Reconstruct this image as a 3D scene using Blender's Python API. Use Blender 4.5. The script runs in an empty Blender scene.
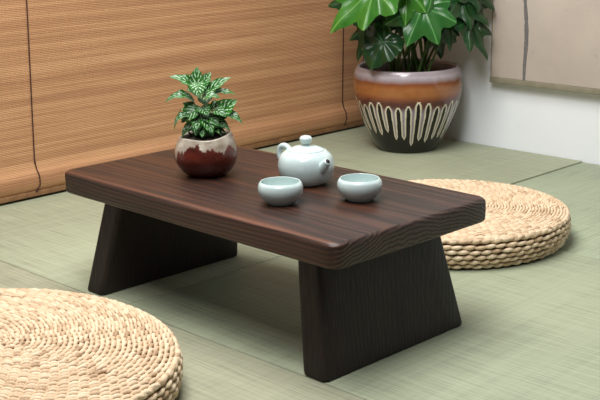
import bpy, bmesh, math, random
from mathutils import Vector, Matrix, noise
R = random.Random(7)
S = bpy.context.scene
col = S.collection
PI = math.pi
RY = 0.0127            # the room is turned this much from the table

# ------------------------------------------------------------------ helpers
def finish(o, label=None, cat=None, group=None, kind=None):
    if label: o['label'] = label
    if cat: o['category'] = cat
    if group: o['group'] = group
    if kind: o['kind'] = kind
    return o

def empty(name, loc, rz=0.0, **k):
    o = bpy.data.objects.new(name, None)
    o.empty_display_size = 0.05
    o.location = loc; o.rotation_euler = (0, 0, rz)
    col.objects.link(o)
    return finish(o, **k)

def mesh(name, V, F, mat, parent=None, loc=(0, 0, 0), rz=0.0, smooth=True, angle=None, colors=None, uvs=None, recalc=False, **k):
    me = bpy.data.meshes.new(name)
    me.from_pydata([tuple(v) for v in V], [], F)
    me.update()
    if recalc:
        b = bmesh.new(); b.from_mesh(me); bmesh.ops.recalc_face_normals(b, faces=b.faces); b.to_mesh(me); b.free()
    if smooth:
        me.polygons.foreach_set('use_smooth', [True] * len(me.polygons))
        if angle: me.set_sharp_from_angle(angle=angle)
    if colors is not None:
        ca = me.color_attributes.new('Col', 'FLOAT_COLOR', 'POINT')
        flat = []
        for c in colors: flat += [c[0], c[1], c[2], 1.0]
        ca.data.foreach_set('color', flat)
    if uvs is not None:
        at = me.attributes.new('leafuv', 'FLOAT_VECTOR', 'POINT')
        flat = []
        for c in uvs: flat += [c[0], c[1], c[2]]
        at.data.foreach_set('vector', flat)
    me.materials.append(mat)
    o = bpy.data.objects.new(name, me)
    o.location = loc; o.rotation_euler = (0, 0, rz)
    if parent: o.parent = parent
    col.objects.link(o)
    return finish(o, **k)

def s2l(c):
    return tuple((v / 255 / 12.92) if v / 255 <= 0.04045 else ((v / 255 + 0.055) / 1.055) ** 2.4 for v in c)

def box(x0, x1, y0, y1, z0, z1, bev=0.0):
    b = bmesh.new()
    bmesh.ops.create_cube(b, size=1.0)
    for v in b.verts:
        v.co = Vector((x0 + (v.co.x + .5) * (x1 - x0), y0 + (v.co.y + .5) * (y1 - y0), z0 + (v.co.z + .5) * (z1 - z0)))
    if bev:
        bmesh.ops.bevel(b, geom=list(b.edges), offset=bev, segments=3, affect='EDGES', profile=0.5)
    V = [v.co.copy() for v in b.verts]; b.verts.index_update()
    F = [[v.index for v in f.verts] for f in b.faces]
    b.free()
    return V, F

def lathe(profile, n=96, wob=None):
    V, F = [], []
    m = len(profile)
    for j, (r, z) in enumerate(profile):
        for i in range(n):
            a = 2 * PI * i / n
            rr, zz = (r, z) if wob is None else wob(r, z, a, j)
            V.append((rr * math.cos(a), rr * math.sin(a), zz))
    for j in range(m - 1):
        for i in range(n):
            F.append((j * n + i, j * n + (i + 1) % n, (j + 1) * n + (i + 1) % n, (j + 1) * n + i))
    V.append((0, 0, profile[0][1])); c0 = len(V) - 1
    V.append((0, 0, V[(m - 1) * n][2])); c1 = len(V) - 1
    for i in range(n):
        F.append((c0, (i + 1) % n, i))
        F.append((c1, (m - 1) * n + i, (m - 1) * n + (i + 1) % n))
    return V, F

def spline(pts, n):
    """Catmull-Rom through tuples."""
    out = []
    P = [pts[0]] + list(pts) + [pts[-1]]
    seg = len(pts) - 1
    for s in range(seg):
        p0, p1, p2, p3 = P[s:s + 4]
        for k in range(n):
            t = k / n
            out.append(tuple(0.5 * ((2 * b) + (-a + c) * t + (2 * a - 5 * b + 4 * c - d) * t * t + (-a + 3 * b - 3 * c + d) * t ** 3)
                             for a, b, c, d in zip(p0, p1, p2, p3)))
    out.append(tuple(pts[-1]))
    return out

def tube(path, radii, n=10, V=None, F=None, cap=True, flat=1.0):
    V = [] if V is None else V; F = [] if F is None else F
    path = [Vector(p) for p in path]
    if not hasattr(radii, '__len__'): radii = [radii] * len(path)
    b0 = len(V); up = None
    for i, p in enumerate(path):
        t = (path[min(i + 1, len(path) - 1)] - path[max(i - 1, 0)]).normalized()
        if up is None:
            up = Vector((0, 0, 1)) if abs(t.z) < .9 else Vector((1, 0, 0))
        s = t.cross(up).normalized(); up = s.cross(t).normalized()
        for k in range(n):
            a = 2 * PI * k / n
            V.append(p + radii[i] * (math.cos(a) * s + math.sin(a) * flat * up))
    for i in range(len(path) - 1):
        for k in range(n):
            F.append((b0 + i * n + k, b0 + i * n + (k + 1) % n, b0 + (i + 1) * n + (k + 1) % n, b0 + (i + 1) * n + k))
    if cap:
        F.append(tuple(b0 + k for k in range(n))[::-1])
        F.append(tuple(b0 + (len(path) - 1) * n + k for k in range(n)))
    return V, F

# ------------------------------------------------------------------ materials
class NT:
    def __init__(s, name):
        s.m = bpy.data.materials.new(name); s.m.use_nodes = True
        s.t = s.m.node_tree; s.b = s.t.nodes['Principled BSDF']
    def n(s, ty, **k):
        d = s.t.nodes.new(ty)
        for a, v in k.items():
            if a in d.inputs: d.inputs[a].default_value = v
            elif a.startswith('i_'): d.inputs[int(a[2:])].default_value = v
            else: setattr(d, a, v)
        return d
    def l(s, a, b): s.t.links.new(a, b)
    def obj(s, scale=(1, 1, 1), rot=(0, 0, 0)):
        tc = s.n('ShaderNodeTexCoord'); mp = s.n('ShaderNodeMapping')
        mp.inputs['Scale'].default_value = scale; mp.inputs['Rotation'].default_value = rot
        s.l(tc.outputs['Object'], mp.inputs['Vector']); return mp.outputs['Vector']
    def noise(s, vec, scale=5, detail=4, rough=.5, dist=0):
        d = s.n('ShaderNodeTexNoise'); d.inputs['Scale'].default_value = scale; d.inputs['Detail'].default_value = detail
        d.inputs['Roughness'].default_value = rough; d.inputs['Distortion'].default_value = dist
        if vec is not None: s.l(vec, d.inputs['Vector'])
        return d.outputs['Fac']
    def ramp(s, fac, stops, interp='LINEAR'):
        d = s.n('ShaderNodeValToRGB'); d.color_ramp.interpolation = interp
        e = d.color_ramp.elements
        while len(e) < len(stops): e.new(0.5)
        for i, (p, c) in enumerate(stops):
            e[i].position = p
            e[i].color = (*(s2l(c) if isinstance(c, tuple) else (c, c, c)), 1)
        s.l(fac, d.inputs['Fac']); return d.outputs['Color']
    def mix(s, fac, a, b, mode='MIX'):
        d = s.n('ShaderNodeMix'); d.data_type = 'RGBA'; d.blend_type = mode
        for i, v in ((0, fac), (6, a), (7, b)):
            if hasattr(v, 'is_linked'): s.l(v, d.inputs[i])
            elif isinstance(v, tuple): d.inputs[i].default_value = (*s2l(v), 1)
            else: d.inputs[i].default_value = v if i == 0 else (v, v, v, 1)
        return d.outputs[2]
    def math(s, op, a, b=0.0):
        d = s.n('ShaderNodeMath'); d.operation = op
        for i, v in ((0, a), (1, b)):
            if hasattr(v, 'is_linked'): s.l(v, d.inputs[i])
            else: d.inputs[i].default_value = v
        return d.outputs[0]
    def bump(s, h, dist, strength=1.0):
        d = s.n('ShaderNodeBump'); d.inputs['Distance'].default_value = dist; d.inputs['Strength'].default_value = strength
        s.l(h, d.inputs['Height']); s.l(d.outputs[0], s.b.inputs['Normal'])
    def set(s, color=None, rough=None, coat=None, **k):
        if color is not None:
            if hasattr(color, 'is_linked'): s.l(color, s.b.inputs['Base Color'])
            else: s.b.inputs['Base Color'].default_value = (*s2l(color), 1)
        if rough is not None:
            if hasattr(rough, 'is_linked'): s.l(rough, s.b.inputs['Roughness'])
            else: s.b.inputs['Roughness'].default_value = rough
        if coat is not None: s.b.inputs['Coat Weight'].default_value = coat
        for a, v in k.items(): s.b.inputs[a].default_value = v
        return s.m

def m_wood(name, along='X', rs=.22, rb=.7, dark=(38, 26, 22), mid=(66, 42, 32), light=(98, 60, 42), pith=(0, 0.02, -0.16), rough=.38, ring=330, bump=.0009, worn=False):
    t = NT(name)
    tc = t.n('ShaderNodeTexCoord')
    sc = (0.12, 1, 1) if along == 'X' else (1, 1, 0.10)
    mp = t.n('ShaderNodeMapping'); mp.inputs['Scale'].default_value = sc
    t.l(tc.outputs['Object'], mp.inputs['Vector'])
    # warp the position, then take the distance from the heart of the log
    wn = t.n('ShaderNodeTexNoise'); wn.inputs['Scale'].default_value = 9; wn.inputs['Detail'].default_value = 3
    t.l(mp.outputs[0], wn.inputs['Vector'])
    sub = t.n('ShaderNodeVectorMath', operation='MULTIPLY_ADD')
    t.l(wn.outputs['Color'], sub.inputs[0]); sub.inputs[1].default_value = (.05, .05, .05)
    t.l(tc.outputs['Object'], sub.inputs[2])
    sub2 = t.n('ShaderNodeVectorMath', operation='SUBTRACT'); t.l(sub.outputs[0], sub2.inputs[0]); sub2.inputs[1].default_value = pith
    mul = t.n('ShaderNodeVectorMath', operation='MULTIPLY'); t.l(sub2.outputs[0], mul.inputs[0])
    mul.inputs[1].default_value = (0, 1, 1) if along == 'X' else (1, 1, 0)
    ln = t.n('ShaderNodeVectorMath', operation='LENGTH'); t.l(mul.outputs[0], ln.inputs[0])
    rings = t.math('SINE', t.math('MULTIPLY', ln.outputs['Value'], ring * 2))
    rings = t.math('MULTIPLY_ADD', rings, .5); 
    t.t.nodes[-1].inputs[2].default_value = .5
    fib = t.noise(t.obj((3, 160, 160) if along == 'X' else (160, 160, 3)), 1, 5, .6)
    big = t.noise(t.obj((1.5, 14, 14) if along == 'X' else (14, 14, 1.5)), 1, 3, .5)
    f = t.math('ADD', t.math('MULTIPLY', rings, rs), t.math('ADD', t.math('MULTIPLY', fib, .56), t.math('MULTIPLY', big, .30)))
    c = t.ramp(f, [(.25, dark), (.52, mid), (.85, light)])
    if worn:
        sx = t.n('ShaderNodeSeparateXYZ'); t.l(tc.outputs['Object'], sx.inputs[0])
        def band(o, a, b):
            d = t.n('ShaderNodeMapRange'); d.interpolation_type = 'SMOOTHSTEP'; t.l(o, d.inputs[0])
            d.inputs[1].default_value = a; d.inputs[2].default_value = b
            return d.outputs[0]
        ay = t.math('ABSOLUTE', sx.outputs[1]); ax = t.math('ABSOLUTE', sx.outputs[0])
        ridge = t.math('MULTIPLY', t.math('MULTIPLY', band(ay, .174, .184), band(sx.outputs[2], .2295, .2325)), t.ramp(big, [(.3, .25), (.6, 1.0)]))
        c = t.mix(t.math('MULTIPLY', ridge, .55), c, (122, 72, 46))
        end = t.math('MULTIPLY', band(ax, .346, .353), t.ramp(rings, [(.45, 0.0), (.95, 1.0)]))
        c = t.mix(t.math('MULTIPLY', end, .12), c, (120, 112, 104))
    t.bump(t.math('ADD', t.math('MULTIPLY', rings, rb), t.math('MULTIPLY', fib, .8)), bump)
    r = t.ramp(f, [(.2, rough + .18), (.8, rough)])
    return t.set(c, r, coat=.08, **{'Coat Roughness': .25, 'Specular IOR Level': .4})

M = {}
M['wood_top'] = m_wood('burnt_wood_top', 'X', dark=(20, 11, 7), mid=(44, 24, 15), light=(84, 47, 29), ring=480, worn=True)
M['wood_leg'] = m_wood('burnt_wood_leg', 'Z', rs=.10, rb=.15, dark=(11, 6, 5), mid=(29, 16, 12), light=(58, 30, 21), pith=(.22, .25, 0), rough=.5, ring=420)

def m_tatami(name, base, along='X', seed=0.0):
    t = NT(name)
    v1 = t.obj((6, 260, 1) if along == 'X' else (260, 6, 1))
    v2 = t.obj((45, 1.2, 1) if along == 'X' else (1.2, 45, 1))
    rush = t.noise(v1, 1, 3, .6)
    band = t.noise(v2, 1, 2, .5)
    blot = t.noise(t.obj((3, 3, 1)), 1, 3, .5)
    # the weave: ribs over the warp strings
    wv = t.n('ShaderNodeTexWave'); wv.wave_type = 'BANDS'; wv.bands_direction = 'Y' if along == 'X' else 'X'
    wv.inputs['Scale'].default_value = 26; wv.inputs['Distortion'].default_value = .6
    wv.inputs['Detail'].default_value = 1
    t.l(t.obj(), wv.inputs['Vector'])
    wx = t.n('ShaderNodeTexWave'); wx.wave_type = 'BANDS'; wx.bands_direction = 'X' if along == 'X' else 'Y'
    wx.inputs['Scale'].default_value = 19; wx.inputs['Distortion'].default_value = 1.2
    t.l(t.obj(), wx.inputs['Vector'])
    f = t.math('ADD', t.math('MULTIPLY', rush, .56), t.math('ADD', t.math('MULTIPLY', band, .15), t.math('MULTIPLY', blot, .22)))
    f = t.math('ADD', f, t.math('ADD', t.math('MULTIPLY', wv.outputs['Fac'], .015), t.math('MULTIPLY', wx.outputs['Fac'], .02)))
    lo = tuple(int(c * .80) for c in base); hi = tuple(min(255, int(c * 1.13)) for c in base)
    c = t.ramp(f, [(.28, lo), (.5, base), (.74, hi)])
    t.bump(t.math('ADD', rush, t.math('MULTIPLY', wv.outputs['Fac'], .25)), .0012, .6)
    return t.set(c, .62, **{'Specular IOR Level': .35})

def m_straw(name, lo, mid, hi):
    t = NT(name)
    g = t.n('ShaderNodeNewGeometry')
    n1 = t.noise(t.obj((1, 1, 1)), 420, 2, .6)
    n2 = t.noise(t.obj((1, 1, 1)), 14, 2, .5)
    f = t.math('ADD', t.math('MULTIPLY', g.outputs['Random Per Island'], .55), t.math('ADD', t.math('MULTIPLY', n1, .3), t.math('MULTIPLY', n2, .25)))
    c = t.ramp(f, [(.20, lo), (.36, mid), (.85, hi)])
    t.bump(n1, .0006, .7)
    return t.set(c, .6, **{'Specular IOR Level': .3})
M['straw'] = m_straw('woven_straw', (148, 114, 84), (208, 180, 147), (228, 206, 176))
M['straw_dark'] = m_straw('straw_core', (96, 68, 44), (118, 86, 56), (138, 104, 72))

def m_blind():
    t = NT('bamboo_slats')
    at = t.n('ShaderNodeAttribute'); at.attribute_name = 'Col'
    sep = t.n('ShaderNodeSeparateColor'); t.l(at.outputs['Color'], sep.inputs[0])
    fine = t.noise(t.obj((1, 5, 330)), 1, 4, .6)
    big = t.noise(t.obj((1, .9, 26)), 1, 4, .55, .3)
    f = t.math('ADD', t.math('MULTIPLY', sep.outputs[0], .14), t.math('ADD', t.math('MULTIPLY', fine, .36), t.math('MULTIPLY', big, .56)))
    c = t.ramp(f, [(.28, (150, 106, 74)), (.46, (176, 129, 92)), (.60, (194, 146, 105)), (.80, (214, 170, 128))])
    # the faint stitching threads
    w = t.n('ShaderNodeTexWave'); w.wave_type = 'BANDS'; w.bands_direction = 'Y'; w.inputs['Scale'].default_value = 10.5
    w.inputs['Distortion'].default_value = 0
    t.l(t.obj(), w.inputs['Vector'])
    k = t.ramp(w.outputs['Fac'], [(0.0, .93), (.05, 1.0), (1.0, 1.0)])
    c = t.mix(.55, c, k, 'MULTIPLY')
    t.bump(fine, .0005, .5)
    return t.set(c, .5, **{'Specular IOR Level': .35})
M['blind'] = m_blind()

def m_plain(name, c1, c2, scale=20, rough=.6, bump=0.0, **k):
    t = NT(name)
    f = t.noise(t.obj(), scale, 4, .6)
    c = t.ramp(f, [(.3, c1), (.7, c2)])
    if bump: t.bump(f, bump)
    return t.set(c, rough, **k)
M['hem'] = m_plain('bottom_batten', (120, 84, 54), (150, 110, 74), 40, .5)
M['cord'] = m_plain('cord', (58, 30, 24), (76, 42, 32), 200, .8)
M['subfloor'] = m_plain('subfloor', (90, 84, 70), (104, 96, 80), 8, .8)
M['celadon'] = m_plain('celadon_glaze', (192, 208, 206), (199, 214, 211), 30, .22, **{'Coat Weight': .5, 'Coat Roughness': .12})
M['hole_shade'] = m_plain('spout_hole_shade', (16, 18, 18), (24, 26, 26), 30, .6)  # near-black colour stands for the shade inside the spout
M['soil'] = m_plain('soil', (22, 17, 13), (54, 42, 32), 160, .95, .004)
M['stem_green'] = m_plain('stem_green', (44, 78, 30), (84, 118, 52), 40, .5)
M['stem_brown'] = m_plain('stem_brown', (92, 66, 44), (134, 100, 68), 60, .6)
M['panel_edge'] = m_plain('panel_edge', (124, 118, 98), (140, 132, 112), 30, .7)

def m_wall():
    t = NT('plaster_wall')
    a = t.noise(t.obj(), 2.2, 4, .55)
    b = t.noise(t.obj((1, 1, 3)), 26, 5, .7)
    c = t.ramp(a, [(.3, (226, 229, 233)), (.7, (234, 236, 238))])
    s = t.ramp(b, [(.30, .86), (.36, 1.0), (1, 1.0)])
    c = t.mix(.45, c, s, 'MULTIPLY')
    t.bump(b, .0008, .5)
    return t.set(c, .75)
M['wall'] = m_wall()

def m_panel():
    t = NT('painted_panel')
    a = t.noise(t.obj(), 5, 5, .6)
    b = t.noise(t.obj(), 46, 4, .7)
    c = t.ramp(a, [(.3, (178, 164, 153)), (.7, (196, 183, 171))])
    c2 = t.ramp(b, [(.25, .62), (.36, 1.0), (1, 1.0)])
    c = t.mix(.6, c, c2, 'MULTIPLY')
    return t.set(c, .8)
M['panel'] = m_panel()
def m_ink():
    t = NT('ink_stroke')
    b = t.noise(t.obj((1, 1, 1)), 260, 3, .7)
    return t.set(t.ramp(b, [(.3, (84, 82, 84)), (.7, (122, 116, 112))]), .8)
M['ink'] = m_ink()

def m_vcol(name, rough=.2, coat=.6, bump_scale=0, bump=0):
    t = NT(name)
    at = t.n('ShaderNodeAttribute'); at.attribute_name = 'Col'
    f = t.noise(t.obj(), 60, 4, .6)
    c = t.mix(.35, at.outputs['Color'], t.ramp(f, [(.3, .72), (.7, 1.15)]), 'MULTIPLY')
    if bump: t.bump(t.noise(t.obj(), bump_scale, 4, .6), bump)
    return t.set(c, rough, coat=coat, **{'Coat Roughness': .08, 'Specular IOR Level': .3})
M['pot_big'] = m_vcol('drip_glaze', .2, .45)
M['pot_small'] = m_vcol('brick_glaze', .28, .4, 90, .002)

def m_leaf(name, base, hi, vein, variegated=False, rough=.32):
    t = NT(name)
    at = t.n('ShaderNodeAttribute'); at.attribute_name = 'leafuv'
    sep = t.n('ShaderNodeSeparateXYZ'); t.l(at.outputs['Vector'], sep.inputs[0])
    n = t.noise(t.obj(), 40, 3, .5)
    c = t.mix(n, base, hi)
    if variegated:
        # silver feathering: broken slanting patches between midrib and margin
        u = t.math('ABSOLUTE', sep.outputs[0]); v = sep.outputs[1]
        ph = t.math('SUBTRACT', t.math('MULTIPLY', v, 34.0), t.math('MULTIPLY', u, 13.0))
        w = t.math('SINE', ph)
        nn = t.noise(at.outputs['Vector'], 5.5, 3, .6)
        band = t.math('MULTIPLY', t.math('GREATER_THAN', u, .09), t.math('LESS_THAN', u, .80))
        f = t.math('ADD', w, t.math('MULTIPLY', t.math('SUBTRACT', nn, .5), 4.0))
        f = t.math('MULTIPLY', t.ramp(f, [(.66, 0.0), (.90, 1.0)]), band)
        c = t.mix(f, c, vein)
    else:
        c = t.mix(t.math('MULTIPLY', sep.outputs[2], .8), c, vein)
    t.bump(t.math('ADD', t.math('MULTIPLY', sep.outputs[2], -.7), n), .0012, .7)
    m = t.set(c, rough, **{'Specular IOR Level': .5})
    return m
M['leaf_var'] = m_leaf('variegated_leaf', (26, 80, 22), (56, 118, 36), (200, 222, 196), True, .34)
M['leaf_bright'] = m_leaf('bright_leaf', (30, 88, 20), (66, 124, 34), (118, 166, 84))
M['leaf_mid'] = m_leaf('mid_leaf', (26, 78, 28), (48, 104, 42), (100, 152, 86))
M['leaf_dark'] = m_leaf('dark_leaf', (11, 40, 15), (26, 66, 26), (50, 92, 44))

# ------------------------------------------------------------------ the room
def room_pt(x, y, z=0):
    c, s = math.cos(RY), math.sin(RY)
    return Vector((c * x - s * y, s * x + c * y, z))

V, F = box(-1.12, 1.60, -1.30, 1.55, -.06, -.031)
mesh('floor', V, F, M['subfloor'], rz=RY, smooth=False, kind='structure')
V, F = box(-1.12, 1.60, 1.43, 1.55, -.031, 1.5)
mesh('wall_right', V, F, M['wall'], rz=RY, smooth=False, kind='structure')
V, F = box(-1.12, -1.065, -1.30, 1.43, -.031, 1.5)
mesh('wall_left', V, F, M['wall'], rz=RY, smooth=False, kind='structure')

def mat_obj(x0, x1, y0, y1, top, mt, label):
    V, F = box(x0, x1, y0, y1, -.031, top, .0018)
    cx, cy = (x0 + x1) / 2, (y0 + y1) / 2
    V = [(v[0] - cx, v[1] - cy, v[2]) for v in V]
    return mesh('tatami_mat', V, F, mt, loc=room_pt(cx, cy), rz=RY, angle=.6, label=label, cat='tatami mat', group='tatami mats on the floor')
g = .0010
mat_obj(-1.062, -.2 - g, -.177 + g, 1.428, 0, m_tatami('tatami_a', (160, 164, 138), 'X'), 'pale green tatami mat along the foot of the bamboo blind, under the large pot')
mat_obj(-.2 + g, 1.55, -.177 + g, .66 - g, 0, m_tatami('tatami_b', (156, 162, 136), 'X'), 'green tatami mat under the right leg of the table')
mat_obj(-.2 + g, 1.55, .66 + g, 1.428, -.003, m_tatami('tatami_c', (156, 165, 139), 'Y'), 'green tatami mat behind the right cushion, in front of the bare white wall')
mat_obj(-1.062, 1.25, -1.10, -.177 - g, 0, m_tatami('tatami_d', (158, 158, 134), 'X'), 'duller tatami mat in the foreground under the left straw cushion')

# ------------------------------------------------------------------ bamboo blind
bl = empty('bamboo_blind', room_pt(-1.0, .45), RY, label='wide bamboo slat roman blind hanging down to the tatami along the left wall', cat='window blind')
prof = [(-.008, 1.05), (-.008, .100), (-.007, .088), (-.004, .076), (.001, .066), (.005, .057), (.0065, .046), (.006, .034), (.003, .025), (-.002, .019)]
pl = []
for a, b in zip(prof[:-1], prof[1:]):
    L = math.hypot(b[0] - a[0], b[1] - a[1]); k = max(1, round(L / .0042))
    for i in range(k): pl.append((a[0] + (b[0] - a[0]) * i / k, a[1] + (b[1] - a[1]) * i / k))
pl.append(prof[-1])
V, F, C = [], [], []
Y0, Y1, NY = -1.05, .965, 60
rows = []
for i in range(len(pl) - 1):
    x0, z0 = pl[i]; x1, z1 = pl[i + 1]
    dx, dz = x1 - x0, z1 - z0; L = math.hypot(dx, dz); nx, nz = -dz / L, dx / L
    rv = R.random()
    for t_, h in ((.04, 0), (.22, .0004), (.5, .00055), (.78, .0004), (.96, 0)):
        rows.append((x0 + dx * t_ + nx * h, z0 + dz * t_ + nz * h, rv))
for (x, z, rv) in rows:
    for j in range(NY + 1):
        V.append((x, Y0 + (Y1 - Y0) * j / NY, z)); C.append((rv, rv, rv))
for i in range(len(rows) - 1):
    for j in range(NY):
        a = i * (NY + 1) + j
        F.append((a, a + NY + 1, a + NY + 2, a + 1))
n0 = len(V)
# back face so the blind has a thickness
for (x, z, rv) in ((-.0105, 1.05, .5), (-.0105, .10, .5), (-.0045, .02, .5)):
    for j in range(NY + 1):
        V.append((x, Y0 + (Y1 - Y0) * j / NY, z)); C.append((rv, rv, rv))
for i in range(2):
    for j in range(NY):
        a = n0 + i * (NY + 1) + j
        F.append((a, a + 1, a + NY + 2, a + NY + 1))
mesh('slat_panel', V, F, M['blind'], bl, colors=C)
V, F = box(-.018, .003, Y0, Y1, .006, .020, .002)
mesh('bottom_rail', V, F, M['hem'], bl, angle=.6)
def cord(y, k=1):
    pts = [(-.0055, y + .022, 1.04), (-.0055, y + .010, .5), (-.0055, y, .125), (-.0050, y, .096), (-.0010, y + .001, .074), (.0070, y + .002, .060), (.0090, y + .002, .046), (.0085, y + .001, .034), (.005, y - .006 * k, .022), (-.001, y - .013 * k, .012), (-.006, y - .015 * k, .004)]
    V, F = tube(spline(pts, 6), .0016, 8)
    mesh('pull_cord', V, F, M['cord'], bl)
cord(.170 - .45); cord(1.314 - .45, 0)

# ------------------------------------------------------------------ panel on the right wall
pn = empty('wall_panel', room_pt(-.112, 1.43, .2), RY, label='beige unframed painted panel with one dark brush stroke, hanging on the white wall', cat='picture')
V, F = box(-.388, .45, -.028, -.006, .012, .80, .0012)
mesh('canvas', V, F, M['panel'], pn, angle=.6)
V, F = box(-.392, .45, -.030, -.001, -.004, .0118, .0015)
mesh('bottom_batten', V, F, M['panel_edge'], pn, angle=.6)
V, F = box(-.3925, -.3882, -.026, -.001, .012, .80, .0008)
mesh('side_batten', V, F, M['panel_edge'], pn, angle=.6)
V, F = [], []
st = spline([(-.2745, .0125, .0045), (-.274, .06, .0062), (-.271, .12, .0075), (-.2735, .18, .0072), (-.280, .24, .0062), (-.284, .32, .0068), (-.280, .46, .0075), (-.283, .62, .006)], 14)
for i, (x, z, w) in enumerate(st):
    w2 = w * (.86 + .3 * noise.noise(Vector((0, 0, i * .35))))
    V += [(x - w2, -.0282, z), (x - w2, -.0292, z), (x + w2 * .95, -.0292, z), (x + w2 * .95, -.0282, z)]
for i in range(len(st) - 1):
    a = i * 4
    for k in range(4): F.append((a + k, a + (k + 1) % 4, a + 4 + (k + 1) % 4, a + 4 + k))
F += [(0, 1, 2, 3), tuple(len(V) - k for k in (1, 2, 3, 4))]
mesh('brush_stroke', V, F, M['ink'], pn, smooth=False, recalc=True)

# ------------------------------------------------------------------ low table
H, T, TW, TL = .2331, .0415, .3788, .71
tb = empty('low_table', (0, 0, 0), label='low dark burnt-wood tea table with thick rounded top on two splayed slab legs', cat='table')
def rrect(hx, hy, r, n=6, chamf=.35, fixed=None):
    pts = []
    for (sx, sy, a0) in ((1, 1, 0), (-1, 1, PI / 2), (-1, -1, PI), (1, -1, 3 * PI / 2)):
        for k in range(n + 1):
            a = a0 + PI / 2 * k / n
            # between a round corner and a planed-off one
            cx, cy = math.cos(a), math.sin(a)
            u = (a - a0) / (PI / 2); lx = (1 - u) * math.cos(a0) + u * math.cos(a0 + PI / 2); ly = (1 - u) * math.sin(a0) + u * math.sin(a0 + PI / 2)
            cx, cy = cx * (1 - chamf) + lx * chamf, cy * (1 - chamf) + ly * chamf
            pts.append((sx * (hx - r) + r * cx, sy * (hy - r) + r * cy))
    # subdivide the straights
    out = []
    for i, p in enumerate(pts):
        q = pts[(i + 1) % len(pts)]
        d = math.hypot(q[0] - p[0], q[1] - p[1]); m = max(1, round(d / .03)) if fixed is None else (fixed if i % (n + 1) == n else 1)
        for k in range(m): out.append((p[0] + (q[0] - p[0]) * k / m, p[1] + (q[1] - p[1]) * k / m))
    return out
def slab():
    er_t, er_b = .0075, .006
    lv = [(er_b, H - T)] + [(er_b * (1 - math.sin(a)), H - T + er_b * (1 - math.cos(a))) for a in (PI / 8, PI / 4, 3 * PI / 8, PI / 2)]
    lv += [(0, H - T / 2)] + [(er_t * (1 - math.cos(a)), H - er_t + er_t * math.sin(a)) for a in (0, PI / 8, PI / 4, 3 * PI / 8, PI / 2)]
    V, F = [], []
    N = None
    for (ins, z) in lv:
        pts = rrect(TL / 2, TW / 2, .017, 6, .25)
        N = len(pts)
        for (x, y) in pts:
            # inset toward the middle keeps the point count
            sx = (TL / 2 - ins) / (TL / 2); sy = (TW / 2 - ins) / (TW / 2)
            w = .0012 * noise.noise(Vector((x * 14, y * 14, z * 30)))
            V.append((x * sx + w, y * sy + w, z))
    for j in range(len(lv) - 1):
        for i in range(N): F.append((j * N + i, j * N + (i + 1) % N, (j + 1) * N + (i + 1) % N, (j + 1) * N + i))
    F.append(tuple(range(N))[::-1]); F.append(tuple((len(lv) - 1) * N + i for i in range(N)))
    return V, F
V, F = slab()
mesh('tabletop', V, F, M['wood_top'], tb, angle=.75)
def leg(sx, z0):
    V, F = [], []
    zs = [z0, z0 + .002, z0 + .006] + [z0 + .006 + (H - T - z0 - .006) * k / 10 for k in range(1, 11)]
    N = None
    for j, z in enumerate(zs):
        t_ = z / (H - T)
        xo = .352 - (.0331 + (.0733 - .0331) * t_)
        hw = (.3487 + (.2907 - .3487) * t_) / 2
        ins = (.004, .001, 0)[j] if j < 3 else 0
        pts = rrect(.0525 / 2 - ins, hw - ins, .008, 4, .2, 8); N = len(pts)
        for (x, y) in pts: V.append((sx * (xo - .0525 / 2) + x, y, z))
    for j in range(len(zs) - 1):
        for i in range(N): F.append((j * N + i, j * N + (i + 1) % N, (j + 1) * N + (i + 1) % N, (j + 1) * N + i))
    F.append(tuple(range(N))[::-1]); F.append(tuple((len(zs) - 1) * N + i for i in range(N)))
    return V, F
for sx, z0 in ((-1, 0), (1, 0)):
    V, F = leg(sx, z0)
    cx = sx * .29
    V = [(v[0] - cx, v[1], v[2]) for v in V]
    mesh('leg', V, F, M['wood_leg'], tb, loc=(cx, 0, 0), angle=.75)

# ------------------------------------------------------------------ straw cushions
def strand(V, F, p0, p1, nrm, w, h, bow, n=6, ns=7):
    """one visible stitch of twisted straw"""
    p0, p1 = Vector(p0), Vector(p1)
    d = (p1 - p0); t = d.normalized(); s = t.cross(nrm).normalized(); u = s.cross(t)
    b0 = len(V)
    for i in range(ns):
        f = i / (ns - 1); k = math.sin(PI * (.07 + .86 * f)) ** .8
        c = p0 + d * f + u * bow * math.sin(PI * f)
        for j in range(n):
            a = 2 * PI * j / n
            V.append(c + s * (w * k * math.cos(a)) + u * (h * k * math.sin(a)))
    for i in range(ns - 1):
        for j in range(n):
            F.append((b0 + i * n + j, b0 + (i + 1) * n + j, b0 + (i + 1) * n + (j + 1) % n, b0 + i * n + (j + 1) % n))
    F.append(tuple(b0 + j for j in range(n))); F.append(tuple(b0 + (ns - 1) * n + j for j in range(n))[::-1])

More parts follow.
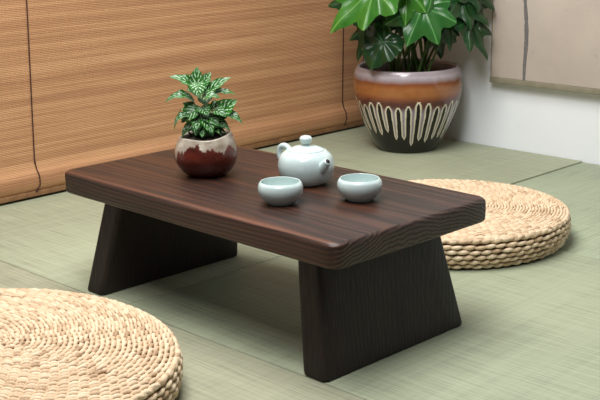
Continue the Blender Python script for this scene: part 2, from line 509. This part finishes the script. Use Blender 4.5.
def cushion(loc, rx, ry, hgt, rows, side_rows, seed, rot, dome, rim_len, label):
    rr = random.Random(seed)
    root = empty('straw_cushion', loc, rot, label=label, cat='floor cushion', group='round woven straw floor cushions')
    rm = (rx + ry) / 2
    def P(rho, a, z):        # rho is 0..1
        return Vector((rx * rho * math.cos(a), ry * rho * math.sin(a), z))
    def ztop(rho): return hgt - .004 + dome * (1 - rho ** 2) - (.004 * max(0, (rho - .9) / .1) ** 2)
    # core
    pr = [(.90, .003), (.945, .012), (.955, hgt * .5), (.945, hgt - .014), (.90, hgt - .008)] + [(r_, ztop(r_) - .004) for r_ in (.8, .6, .4, .2, .05)]
    V, F = lathe(pr, 64); V = [(v[0] * rx, v[1] * ry, v[2]) for v in V]
    mesh('core', V, F, M['straw_dark'], root)
    # top: one long coil of stitches
    V, F = [], []
    pitch = .975 / rows
    for i in range(rows):
        rho = pitch * (i + .6)
        circ = 2 * PI * rho * rm
        n = max(6, int(circ / (rim_len * (.62 + .38 * rho))))
        off = (i % 2) * .5 + .13 * i
        for k in range(n):
            a = 2 * PI * (k + off) / n + rr.uniform(-.02, .02) / max(rho * 6, .3)
            # spiral: radius grows while going round
            r0 = rho + pitch * k / n - pitch * .5
            da = 2 * PI / n * .72
            sl = pitch * .42
            zj = rr.uniform(-.0008, .0012)
            p0 = P(r0 - sl, a - da, ztop(r0) + zj - .0012); p1 = P(r0 + sl, a + da, ztop(r0) + zj - .0012)
            w = pitch * rm * rr.uniform(.40, .54)
            # keep the stitch on the circle: bow outward in plane through its midpoint
            strand(V, F, p0, p1, Vector((0, 0, 1)), w, .0038 * rr.uniform(.85, 1.2), .0030)
    mesh('woven_top', V, F, M['straw'], root)
    # side: stacked rows of stitches
    V, F = [], []
    zp = (hgt - .006) / side_rows
    for i in range(side_rows):
        z = .003 + zp * (i + .5)
        bul = 1 - .040 * (2 * z / hgt - 1.25) ** 2
        n = int(2 * PI * rm / (rim_len * 1.35))
        for k in range(n):
            a = 2 * PI * (k + (i % 2) * .5) / n + rr.uniform(-.012, .012)
            da = 2 * PI / n * .70
            jt = rr.uniform(-.0012, .0012)
            p0 = P(bul * .975, a - da, z - zp * .13 + jt); p1 = P(bul * .975, a + da, z + zp * .13 + jt)
            nr = Vector((math.cos(a) / rx, math.sin(a) / ry, 0)).normalized()
            strand(V, F, p0, p1, nr, zp * rr.uniform(.40, .52), .0042 * rr.uniform(.85, 1.2), .0050)
    mesh('woven_side', V, F, M['straw'], root)
    # rim: a braided cord where top meets side
    V, F = [], []
    n = int(2 * PI * rm / (rim_len * 1.05))
    for k in range(n):
        for q in (0, 1):
            a = 2 * PI * (k + q * .5) / n; da = 2 * PI / n * .62; s_ = .006 if q else -.006
            nr = Vector((math.cos(a) * .6, math.sin(a) * .6, .8)).normalized()
            p0 = P(.968 - s_ * .5, a - da, hgt - .008 - s_ * .6); p1 = P(.968 + s_ * .5, a + da, hgt - .008 + s_ * .6)
            strand(V, F, p0, p1, nr, .0052, .0046, .0026)
    mesh('braided_rim', V, F, M['straw'], root)
    return root
cushion((-.035, .588, 0), .256, .256, .069, 38, 6, 3, .4, .004, .017, 'round woven straw floor cushion behind the right end of the table')
cushion((-.025, -.533, 0), .304, .258, .072, 34, 7, 5, .03, .010, .020, 'round woven straw floor cushion in the left foreground, cut by the frame')

# ------------------------------------------------------------------ view basis used only to turn the pieces to face the same way as in the photo
RT = Vector((.7062, .7079, 0)).normalized(); TO = Vector((.7079, -.7062, 0)).normalized(); UP = Vector((0, 0, 1))
def off(c, r, u, t): return Vector(c) + RT * r + UP * u + TO * t

# ------------------------------------------------------------------ teapot
tp = empty('teapot', (.057, .051, H), label='small pale celadon teapot with ball knob and short spout on the table', cat='teapot')
pf = spline([(.026, 0), (.034, .002), (.0445, .012), (.0495, .027), (.0491, .041), (.0445, .0520), (.0350, .0600)], 6)
pf += [(.033, .0602), (.0322, .0592)]
V, F = lathe(pf, 96)
mesh('body', V, F, M['celadon'], tp)
pf = [(.0318, .0588), (.0326, .0600), (.0322, .0612)] + spline([(.030, .0624), (.021, .0656), (.011, .0676), (.0062, .0690)], 5) + spline([(.0058, .0705), (.0085, .0730), (.0110, .0772), (.0108, .0815), (.0075, .0848), (.0025, .0858)], 6)
V, F = lathe(pf[:19], 64)
lid = mesh('lid', V, F, M['celadon'], tp)
V, F = lathe(pf[18:], 48)
mesh('knob', V, F, M['celadon'], lid)
sd = (TO * .80 + RT * .60).normalized()
def sp(r, z): return sd * r + Vector((0, 0, z))
pth = spline([sp(.037, .030), sp(.045, .035), sp(.0515, .040), sp(.0570, .0455), sp(.0615, .0500)], 5)
rad = [.0135 + (.0062 - .0135) * (i / (len(pth) - 1)) ** .7 for i in range(len(pth))]
V, F = tube(pth, rad, 24)
mesh('spout', V, F, M['celadon'], tp)
e = (Vector(pth[-2]) - Vector(pth[-4])).normalized()
V, F = tube([Vector(pth[-1]) - e * .004, Vector(pth[-1]) + e * .0004], .0043, 20)  # solid disc on the capped tip; shade of the opening put into its colour
mesh('spout_opening_shade', V, F, M['hole_shade'], tp, label='dark disc painted as the shade in the spout opening')
hd = (-TO * .66 - RT * .75).normalized()
def hp(r, z): return hd * r + Vector((0, 0, z))
V, F = tube(spline([hp(.036, .050), hp(.042, .0580), hp(.051, .0610), hp(.0600, .0575), hp(.0635, .048), hp(.061, .038), hp(.053, .0295), hp(.044, .026)], 7), .0052, 14)
mesh('handle', V, F, M['celadon'], tp)

# ------------------------------------------------------------------ cups
def cup(loc, label):
    pf = spline([(.0200, 0), (.0225, .0008), (.0245, .0032), (.0305, .0090), (.0358, .0170), (.0376, .0250), (.0364, .0325), (.0338, .0362)], 5)
    pf += spline([(.0330, .0372), (.0318, .0368), (.0322, .0330), (.0335, .0250), (.0310, .0160), (.0240, .0090), (.0120, .0062), (.003, .0058)], 5)
    V, F = lathe(pf, 80)
    mesh('tea_cup', V, F, M['celadon'], loc=loc, label=label, cat='tea cup', group='celadon tea cups on the table')
cup((.123, -.076, H), 'round pale celadon tea cup left of and in front of the teapot')
cup((.204, .029, H), 'round pale celadon tea cup to the right of the teapot spout')

# ------------------------------------------------------------------ plants
def leaf(root_c, base, tip, width, nrm, mat, parent, droop=.15, fold=.25, shape='ovate', name='leaf', curl=0.0, NU=10, NV=22):
    """ovate leaf blade along base->tip"""
    base, tip = Vector(base), Vector(tip)
    d = tip - base; L = d.length; t = d.normalized(); nrm = Vector(nrm)
    n = (nrm - t * nrm.dot(t)).normalized(); s = t.cross(n)
    V, F, U = [], [], []
    for j in range(NV + 1):
        v = j / NV
        w = width * (math.sin(PI * v ** .80)) ** .85 * (1.0 - .20 * v) if 0 < v < 1 else .0004
        w = max(w, .0004) * .5
        arch = droop * L * (4 * v * (1 - v))
        for i in range(-NU // 2, NU // 2 + 1):
            u = i / (NU / 2)
            wav = .03 * L * math.sin(v * 17 + (0 if u > 0 else 2)) * abs(u) ** 2 * (w / width)*2
            rib = .012 * L * math.cos((v * 34 - abs(u) * 13)) * abs(u) * (1 - abs(u)) * 2
            V.append(base + t * (L * v) + s * (w * u) + n * (arch + fold * w * (abs(u) ** 1.3) - curl * L * v * v + wav + rib * .4))
            U.append((u, v, 1.0 if i == 0 else 0.0))
    W = NU + 1
    for j in range(NV):
        for i in range(NU):
            a = j * W + i; F.append((a, a + 1, a + W + 1, a + W))
    return mesh(name, [v - Vector(root_c) for v in V], F, mat, parent, uvs=U)

# --- small pot
PC = Vector((-.1260, -.0240, H))
pp = empty('potted_plant', PC, label='small silver-veined leafy plant in a brick red and cream glazed pot on the table', cat='potted plant')
def wobp(r, z, a, j):
    k = 1 + .018 * math.sin(a * 2 + 1) + .012 * math.sin(a * 3 + z * 40)
    zz = z + (.0035 * math.sin(a + .3) + .0015 * math.sin(3 * a)) * (z / .069) ** 2
    return r * k * 1.015, zz * 1.07
opf = spline([(.026, 0), (.034, .0015), (.0455, .011), (.0545, .026), (.0560, .040), (.0530, .054), (.0490, .0640), (.0475, .0685)], 14)
ipf = [(.0458, .0702), (.0438, .0698), (.0425, .066), (.0430, .058)]
full = opf + ipf     # the lip is thick and a little uneven
V, F = lathe(full, 160, wobp)
C = []
cream, cream2, brick, brick2 = s2l((206, 196, 180)), s2l((126, 108, 90)), s2l((104, 38, 24)), s2l((60, 24, 18))
for v in V:
    a = math.atan2(v[1], v[0]); z = v[2]
    edge = .054 + .004 * math.sin(a * 5 + 1) +   .014 * (noise.noise(Vector((math.cos(a) * 4.2, math.sin(a) * 3.2, 3)))) + .006 * noise.noise(Vector((math.cos(a) * 14, math.sin(a) * 14, 1)))
    # one long run on the left side of the pot
    aL = math.atan2((-RT * .93 + TO * .36).y, (-RT * .93 + TO * .36).x)
    da = (a - aL + PI) % (2 * PI) - PI
    edge -= .026 * math.exp(-(da / .12) ** 2)
    f = max(0, min(1, (z - edge) / .0022))
    nn = noise.noise(Vector(v) * 60) * .5 + .5
    cr = [cream[k] * nn + cream2[k] * (1 - nn) for k in range(3)]
    n2 = noise.noise(Vector((v[0] * 25, v[1] * 25, v[2] * 70))) * .5 + .5
    br = [brick[k] * n2 + brick2[k] * (1 - n2) for k in range(3)]
    C.append([cr[k] * f + br[k] * (1 - f) for k in range(3)])
mesh('pot', V, F, M['pot_small'], pp, colors=C)
V, F = lathe([(.0435, .064), (.0425, .0695), (.03, .073), (.01, .0745)], 48, lambda r, z, a, j: (r, z + .002 * math.sin(a * 5 + j)))
mesh('soil', V, F, M['soil'], pp)
def pl_(r, u, t): return off((0, 0, 0), r, u, t)
stems = [((.0, .060, .0), (-.004, .098, .0), (-.006, .118, .004)), ((.008, .06, .006), (.010, .09, .006), (.016, .108, .004)), ((-.010, .06, .004), (-.014, .085, .006), (-.018, .100, .006)), ((.014, .06, -.004), (.022, .078, .002), (.030, .088, .006)), ((-.016, .06, -.004), (-.024, .072, .0), (-.030, .080, .004))]
for sst in stems:
    V, F = tube(spline([pl_(*q) for q in sst], 6), .0016, 8)
    mesh('stem', V, F, M['stem_brown'], pp)
def PX(x, y, t): return pl_((x - 207) / 546, (174 - y) / 529 + t * .26, t)
LV = [  # base(px,py,depth) tip(px,py,depth) width, normal(r,u,t), droop
    ((200, 96, .004), (201, 69, .000), .030, (0, .35, 1), .12),
    ((199, 92, .006), (174, 79, .012), .022, (-.2, 1, .6), .16),
    ((198, 103, .006), (169, 104, .016), .019, (0, 1, .7), .32),
    ((203, 108, .008), (185, 124, .022), .030, (-.2, .7, 1), .12),
    ((201, 84, .006), (204, 101, .030), .030, (0, .6, 1), .15),
    ((208, 98, .002), (234, 80, .002), .022, (.1, 1, .8), .12),
    ((211, 97, .006), (239, 97, .006), .017, (.2, 1, .5), .14),
    ((204, 104, .008), (224, 101, .024), .024, (0, 1, .7), .34),
    ((219, 118, .006), (240, 102, .014), .034, (.0, .6, 1), .12),
    ((222, 118, .006), (245, 126, .020), .020, (.2, 1, .7), .30),
    ((206, 116, .010), (222, 128, .030), .026, (.1, .8, .9), .14),
    ((199, 120, .008), (177, 131, .016), .016, (-.1, 1, .6), .50),
    ((206, 112, .006), (196, 130, .026), .026, (-.1, .8, 1), .12),
    ((214, 112, .008), (229, 119, .028), .026, (.1, .9, .8), .2),
    ((209, 122, .006), (207, 137, .030), .022, (0, .8, 1), .14),
    ((196, 112, .002), (186, 104, .006), .022, (-.3, .8, .6), .14),
    ((206, 98, -.006), (220, 86, -.018), .024, (.2, 1, .2), .15),
    ((203, 98, -.006), (188, 90, -.022), .024, (-.2, 1, .2), .15),
    ((210, 112, -.006), (232, 108, -.022), .026, (.2, 1, .2), .2),
    ((198, 114, -.006), (180, 112, -.022), .026, (-.2, 1, .2), .2),
    ((207, 106, -.008), (207, 98, -.036), .026, (0, 1, -.1), .2),
    ((214, 124, .004), (232, 132, .018), .020, (.2, 1, .8), .25),
    ((200, 124, .004), (188, 134, .020), .020, (-.2, 1, .8), .25),
    ((202, 90, .0), (186, 76, -.010), .018, (-.2, .8, .5), .12),
    ((206, 118, .014), (216, 138, .036), .022, (.1, .8, .9), .2),
    ((204, 118, .010), (199, 137, .036), .022, (-.1, .8, .9), .2),
    ((208, 120, .004), (224, 120, .020), .026, (.1, 1, .7), .2),
    ((202, 118, .004), (188, 120, .020), .026, (-.1, 1, .7), .2),
    ((208, 128, .0), (224, 137, .012), .022, (.1, 1, .6), .3),
    ((200, 128, .0), (184, 138, .012), .020, (-.1, 1, .6), .3),
    ((206, 126, -.01), (214, 124, -.034), .024, (.0, 1, .1), .2),
    ((204, 108, .012), (212, 118, .034), .026, (.1, .7, .9), .1),
    ((204, 126, .010), (206, 140, .034), .020, (0, .9, .8), .3),
    ((204, 90, .0), (214, 74, -.008), .020, (.2, .7, .6), .12),
]
for (b, t_, w, nr, dr) in LV:
    n_ = RT * nr[0] + UP * nr[1] + TO * nr[2]
    leaf((0, 0, 0), PX(*b), PX(*t_), w * 1.15, n_, M['leaf_var'], pp, droop=dr, fold=.35)

rl = random.Random(21)
for k in range(22):      # low growth hiding the soil
    a = 2 * PI * k / 22 + rl.uniform(-.15, .15); rr0 = rl.uniform(.008, .022); rr1 = rl.uniform(.034, .050)
    b = Vector((math.cos(a) * rr0, math.sin(a) * rr0, .072)); e = Vector((math.cos(a + rl.uniform(-.4, .4)) * rr1, math.sin(a) * rr1, rl.uniform(.078, .098)))
    leaf((0, 0, 0), b, e, rl.uniform(.018, .025), Vector((math.cos(a) * .3, math.sin(a) * .3, 1)), M['leaf_var'], pp, droop=.28, fold=.35)

# --- big pot
BC = Vector((-.700, 1.236, 0))
bp = empty('potted_plant', BC, label='large glossy plant with lobed leaves in a brown drip-glazed pot in the corner', cat='potted plant')
opf = spline([(.078, 0), (.085, .002), (.098, .020), (.122, .065), (.142, .112), (.155, .155), (.1590, .190), (.1580, .218), (.1535, .236), (.1490, .2445)], 26)
ipf = spline([(.1465, .2470), (.1420, .2460), (.1395, .240), (.138, .225), (.136, .205)], 5)
N = 900
V, F = lathe(opf + ipf, N)
ND = 33
rd = random.Random(11)
dlen = [rd.uniform(.70, 1.12) for _ in range(ND)]; dtop = [rd.uniform(-.008, .010) for _ in range(ND)]
dw = [rd.uniform(.75, 1.2) for _ in range(ND)]
K = {k: s2l(c) for k, c in dict(rim=(150, 138, 142), lilac=(168, 158, 164), amber=(152, 96, 52), amber2=(128, 72, 42), plum=(88, 48, 42), grey=(142, 132, 146), cream=(230, 220, 194), black=(9, 7, 8)).items()}
def lerp(a, b, f):
    f = max(0, min(1, f)); return [a[k] * (1 - f) + b[k] * f for k in range(3)]
bands = [(.247, 'rim'), (.240, 'rim'), (.232, 'lilac'), (.224, 'rim'), (.212, 'amber2'), (.198, 'amber'), (.180, 'amber'), (.170, 'amber2'), (.158, 'plum'), (.146, 'plum'), (.130, 'grey'), (.0, 'grey')]
C = []
for v in V:
    a = math.atan2(v[1], v[0]); z = v[2]
    zz = z + .0035 * noise.noise(Vector((math.cos(a) * 5, math.sin(a) * 5, 0)))
    c = K['rim']
    for (z0, n0_), (z1, n1_) in zip(bands[:-1], bands[1:]):
        if z1 <= zz <= z0: c = lerp(K[n1_], K[n0_], (zz - z1) / (z0 - z1)); break
    # dark arched windows between the runs of glaze
    aw = a + .010 * noise.noise(Vector((0, a * 4, z * 30)))
    s_ = (aw / (2 * PI) * ND) % ND; k = int(s_) % ND; f = (s_ - int(s_)) - .5
    top = .149 + dtop[k]
    bot = .018
    if z < top + .004:
        # half width of the arch in cell units: rounded top, widening as the runs thin out
        dd = (top - z)
        hw = .215 * dw[k] * min(1.0, math.sqrt(max(0, dd) / .012)) + .07 * max(0, dd / .10)
        # past the end of the neighbouring run everything is dark
        kn = (k + 1) % ND if f > 0 else k
        runend = .150 - .118 * dlen[kn]
        de = z - runend
        edge = abs(f) - hw
        cw = .20
        half_run = .5 - hw
        if de < 0.012: # taper to the tip
            hw2 = hw + half_run * (1 - max(0, de) / .012) ** 1.2 if de > 0 else 1
            edge = abs(f) - hw2
        if dd > 0 and edge < 0: c = K['black']
        elif dd > -.004 and edge < cw: c = lerp(K['cream'], c, max(0, edge / cw) ** 2 * .8)
    if z < .004: c = K['black']
    C.append(c)
mesh('pot', V, F, M['pot_big'], bp, colors=C)
V, F = lathe([(.139, .200), (.1375, .214), (.10, .218), (.05, .222), (.01, .224)], 64, lambda r, z, a, j: (r, z + (.004 * math.sin(a * 7 + j * 2) if 1 < j else 0)))
mesh('soil', V, F, M['soil'], bp)

LOBES = {   # outline: angle from the tip in degrees, radius
 'big':   [(0, 1.0), (5, .90), (12, .78), (20, .66), (25, .64), (31, .74), (40, .86), (44, .88), (50, .76), (58, .62), (66, .58), (74, .70), (84, .78), (90, .76), (100, .60), (108, .54), (118, .62), (130, .64), (146, .50), (162, .34), (172, .14), (180, .04)],
 'five':  [(0, 1.0), (6, .86), (15, .66), (24, .52), (32, .54), (44, .74), (49, .78), (56, .66), (70, .46), (82, .50), (96, .60), (104, .58), (120, .44), (140, .40), (160, .28), (172, .12), (180, .04)],
 'round': [(0, 1.0), (8, .92), (20, .86), (30, .80), (38, .82), (50, .86), (60, .78), (72, .76), (88, .78), (100, .72), (120, .70), (140, .62), (160, .42), (172, .18), (180, .05)],
}
VEINS = {'big': (0, 42, 86, 126), 'five': (0, 48, 98, 145), 'round': (0, 48, 88, 125)}
def lobed(centre, d, n, size, mat, parent, kind='big', depth=.42, droop=.25, wide=1.0, cup=.10):
    centre = Vector(centre); d = Vector(d).normalized(); n = Vector(n); n = (n - d * n.dot(d)).normalized(); s = d.cross(n)
    lob = LOBES[kind]
    NA, NR = 180, 10
    def rad(th):
        k = 1 + .05 * math.sin(th * 3 + size * 90)
        th = abs(math.degrees(th))
        for (a0, r0), (a1, r1) in zip(lob[:-1], lob[1:]):
            if a0 <= th <= a1 + 1e-6: return k * (r0 + (r1 - r0) * (th - a0) / (a1 - a0))
        return .04
    V, F, U = [], [], []
    def place(x, y):
        rr_ = math.hypot(x, y); th = math.atan2(y, x)
        # y along side, x along midrib
        z = -droop * rr_ * rr_ + cup * abs(y) - .10 * max(0, x) ** 3
        z += .05 * math.cos(th * 8.3) * rr_ + .025 * math.sin(x * 9 + y * 7)
        p = centre + d * (x * size) + s * (y * size * wide) + n * (z * size)
        # the blades bend where they meet the two walls
        lim = 1.405 - BC.y
        if p.y > lim: p = Vector((p.x - (p.y - lim) * .1, lim + (p.y - lim) * .04, p.z - (p.y - lim) * .3))
        if p.x < -.965 - BC.x: p.x = -.965 - BC.x + (p.x + .965 + BC.x) * .04
        return p
    V.append(place(0, 0)); U.append((0, 0, 1))
    for j in range(1, NR + 1):
        q = j / NR
        for i in range(NA):
            th = -PI + 2 * PI * i / NA
            r_ = rad(th) * q
            x, y = r_ * math.cos(th), r_ * math.sin(th)
            V.append(place(x, y))
            ang = min(abs(abs(math.degrees(th)) - c) for c in VEINS[kind])
            vein = max(0, 1 - (math.radians(ang) * r_) / (.022 * (1.15 - q)))
            U.append((x, y, vein))
    for i in range(NA):
        F.append((0, 1 + i, 1 + (i + 1) % NA))
    for j in range(NR - 1):
        for i in range(NA):
            a = 1 + j * NA; F.append((a + i, a + NA + i, a + NA + (i + 1) % NA, a + (i + 1) % NA))
    # solidify lightly: a paper-thin blade still has two sides
    return mesh('leaf', V, F, mat, parent, uvs=U)

def BX(x, y, t): return off((0, 0, 0), (x - 405.5) / 336 * (1 - t / 3.4) - .093 * t - .012, (147 - y) / 325 + t * .26, t)
def DIR(r, u, t): return RT * r + UP * u + TO * t
BL = [  # centre px, py, depth ; direction (r,u,t) ; normal ; size ; mat ; kind ; wide
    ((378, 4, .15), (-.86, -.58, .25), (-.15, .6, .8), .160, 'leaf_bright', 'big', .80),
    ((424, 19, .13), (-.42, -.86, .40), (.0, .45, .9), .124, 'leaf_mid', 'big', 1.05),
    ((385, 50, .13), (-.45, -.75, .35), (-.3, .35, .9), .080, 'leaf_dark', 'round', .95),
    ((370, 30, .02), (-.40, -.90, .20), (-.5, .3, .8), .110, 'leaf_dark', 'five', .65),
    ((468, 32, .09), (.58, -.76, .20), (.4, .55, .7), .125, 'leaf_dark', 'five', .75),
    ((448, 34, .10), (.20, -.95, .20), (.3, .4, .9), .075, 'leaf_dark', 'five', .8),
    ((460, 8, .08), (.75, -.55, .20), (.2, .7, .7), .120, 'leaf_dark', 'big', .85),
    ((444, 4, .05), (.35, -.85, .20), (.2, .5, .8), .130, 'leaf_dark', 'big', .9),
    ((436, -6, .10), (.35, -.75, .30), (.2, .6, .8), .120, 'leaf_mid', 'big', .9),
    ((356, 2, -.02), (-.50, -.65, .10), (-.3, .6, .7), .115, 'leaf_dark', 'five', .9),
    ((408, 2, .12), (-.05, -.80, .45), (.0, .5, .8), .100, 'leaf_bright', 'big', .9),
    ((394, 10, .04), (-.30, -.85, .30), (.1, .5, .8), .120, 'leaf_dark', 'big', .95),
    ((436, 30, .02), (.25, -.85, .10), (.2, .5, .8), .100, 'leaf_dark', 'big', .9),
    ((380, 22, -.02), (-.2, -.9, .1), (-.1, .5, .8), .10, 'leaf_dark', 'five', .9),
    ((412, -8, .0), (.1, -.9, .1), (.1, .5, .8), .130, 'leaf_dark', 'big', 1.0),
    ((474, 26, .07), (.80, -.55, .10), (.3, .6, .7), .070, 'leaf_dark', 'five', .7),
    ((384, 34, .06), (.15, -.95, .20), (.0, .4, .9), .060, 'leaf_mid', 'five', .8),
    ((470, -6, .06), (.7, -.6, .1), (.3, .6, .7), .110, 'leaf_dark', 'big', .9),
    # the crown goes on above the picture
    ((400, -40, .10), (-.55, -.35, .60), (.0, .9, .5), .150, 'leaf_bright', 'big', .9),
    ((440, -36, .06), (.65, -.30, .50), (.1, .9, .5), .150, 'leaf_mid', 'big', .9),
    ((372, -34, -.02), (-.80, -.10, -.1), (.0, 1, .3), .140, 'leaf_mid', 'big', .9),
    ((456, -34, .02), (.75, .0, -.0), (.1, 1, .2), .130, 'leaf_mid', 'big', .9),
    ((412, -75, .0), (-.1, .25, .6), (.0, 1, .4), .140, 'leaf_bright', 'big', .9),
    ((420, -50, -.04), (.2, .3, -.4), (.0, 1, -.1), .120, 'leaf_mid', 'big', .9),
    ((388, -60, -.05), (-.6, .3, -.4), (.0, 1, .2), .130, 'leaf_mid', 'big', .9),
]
for i, (c, d, n, sz, mt, kd, wd) in enumerate(BL):
    ctr = BX(*c)
    lobed(ctr, DIR(*d), DIR(*n), sz, M[mt], bp, kd, wide=wd)
    rs = random.Random(100 + i)
    foot = DIR(rs.uniform(-.055, .055), .214, rs.uniform(-.04, .05))
    mid = (foot + ctr) * .5 + DIR((ctr - foot).dot(RT) * -.12, .03, 0)
    V, F = tube(spline([foot, foot + (mid - foot) * .5 + Vector((0, 0, .01)), mid, ctr - DIR(*n) * .001], 6), [.0042 - .0022 * k / 18 for k in range(19)], 8)
    mesh('stem', V, F, M['stem_green'], bp)

# ------------------------------------------------------------------ light
def area(name, loc, target, size, power, color=(1, 1, 1), size_y=None):
    d = bpy.data.lights.new(name, 'AREA'); d.energy = power; d.size = size; d.color = color
    if size_y: d.shape = 'RECTANGLE'; d.size_y = size_y
    o = bpy.data.objects.new(name, d); o.location = loc
    o.rotation_euler = (Vector(target) - Vector(loc)).to_track_quat('-Z', 'Y').to_euler()
    col.objects.link(o); return o
area('softbox_light', (-.20, -.10, 2.2), (-.1, .25, 0), 1.15, 51, (1, .985, .955))
area('front_light', (.55, -.75, 2.1), (-.35, 1.4, .25), .7, 30, (.97, .99, 1))
area('lamp_light', (.55, -1.2, 1.75), (-.7, 1.2, .3), .06, 3)
area('lamp_light', (.68, -1.08, 1.75), (-.7, 1.2, .3), .06, 3)
w = bpy.data.worlds.new('World'); S.world = w; w.use_nodes = True
w.node_tree.nodes['Background'].inputs['Color'].default_value = (.93, .96, 1, 1)
w.node_tree.nodes['Background'].inputs['Strength'].default_value = .07

# ------------------------------------------------------------------ camera
cd = bpy.data.cameras.new('Camera'); cam = bpy.data.objects.new('Camera', cd); col.objects.link(cam); S.camera = cam
cd.sensor_width = 36; cd.lens = 36 * 1145.83 / 600; cd.clip_start = .02
r_ = Vector((.70619094, .70791013, -.01255442)); u_ = Vector((-.17083894, .18757825, .96727889)); f_ = Vector((-.68710146, .6809388, -.25340467))
cam.matrix_world = Matrix(((r_.x, u_.x, -f_.x, 1.44809174), (r_.y, u_.y, -f_.y, -1.34404538), (r_.z, u_.z, -f_.z, .71822085), (0, 0, 0, 1)))
S.view_settings.view_transform = 'Standard'; S.view_settings.look = 'None'; S.view_settings.gamma = 1
S.view_settings.use_curve_mapping = False; S.view_settings.exposure = .08
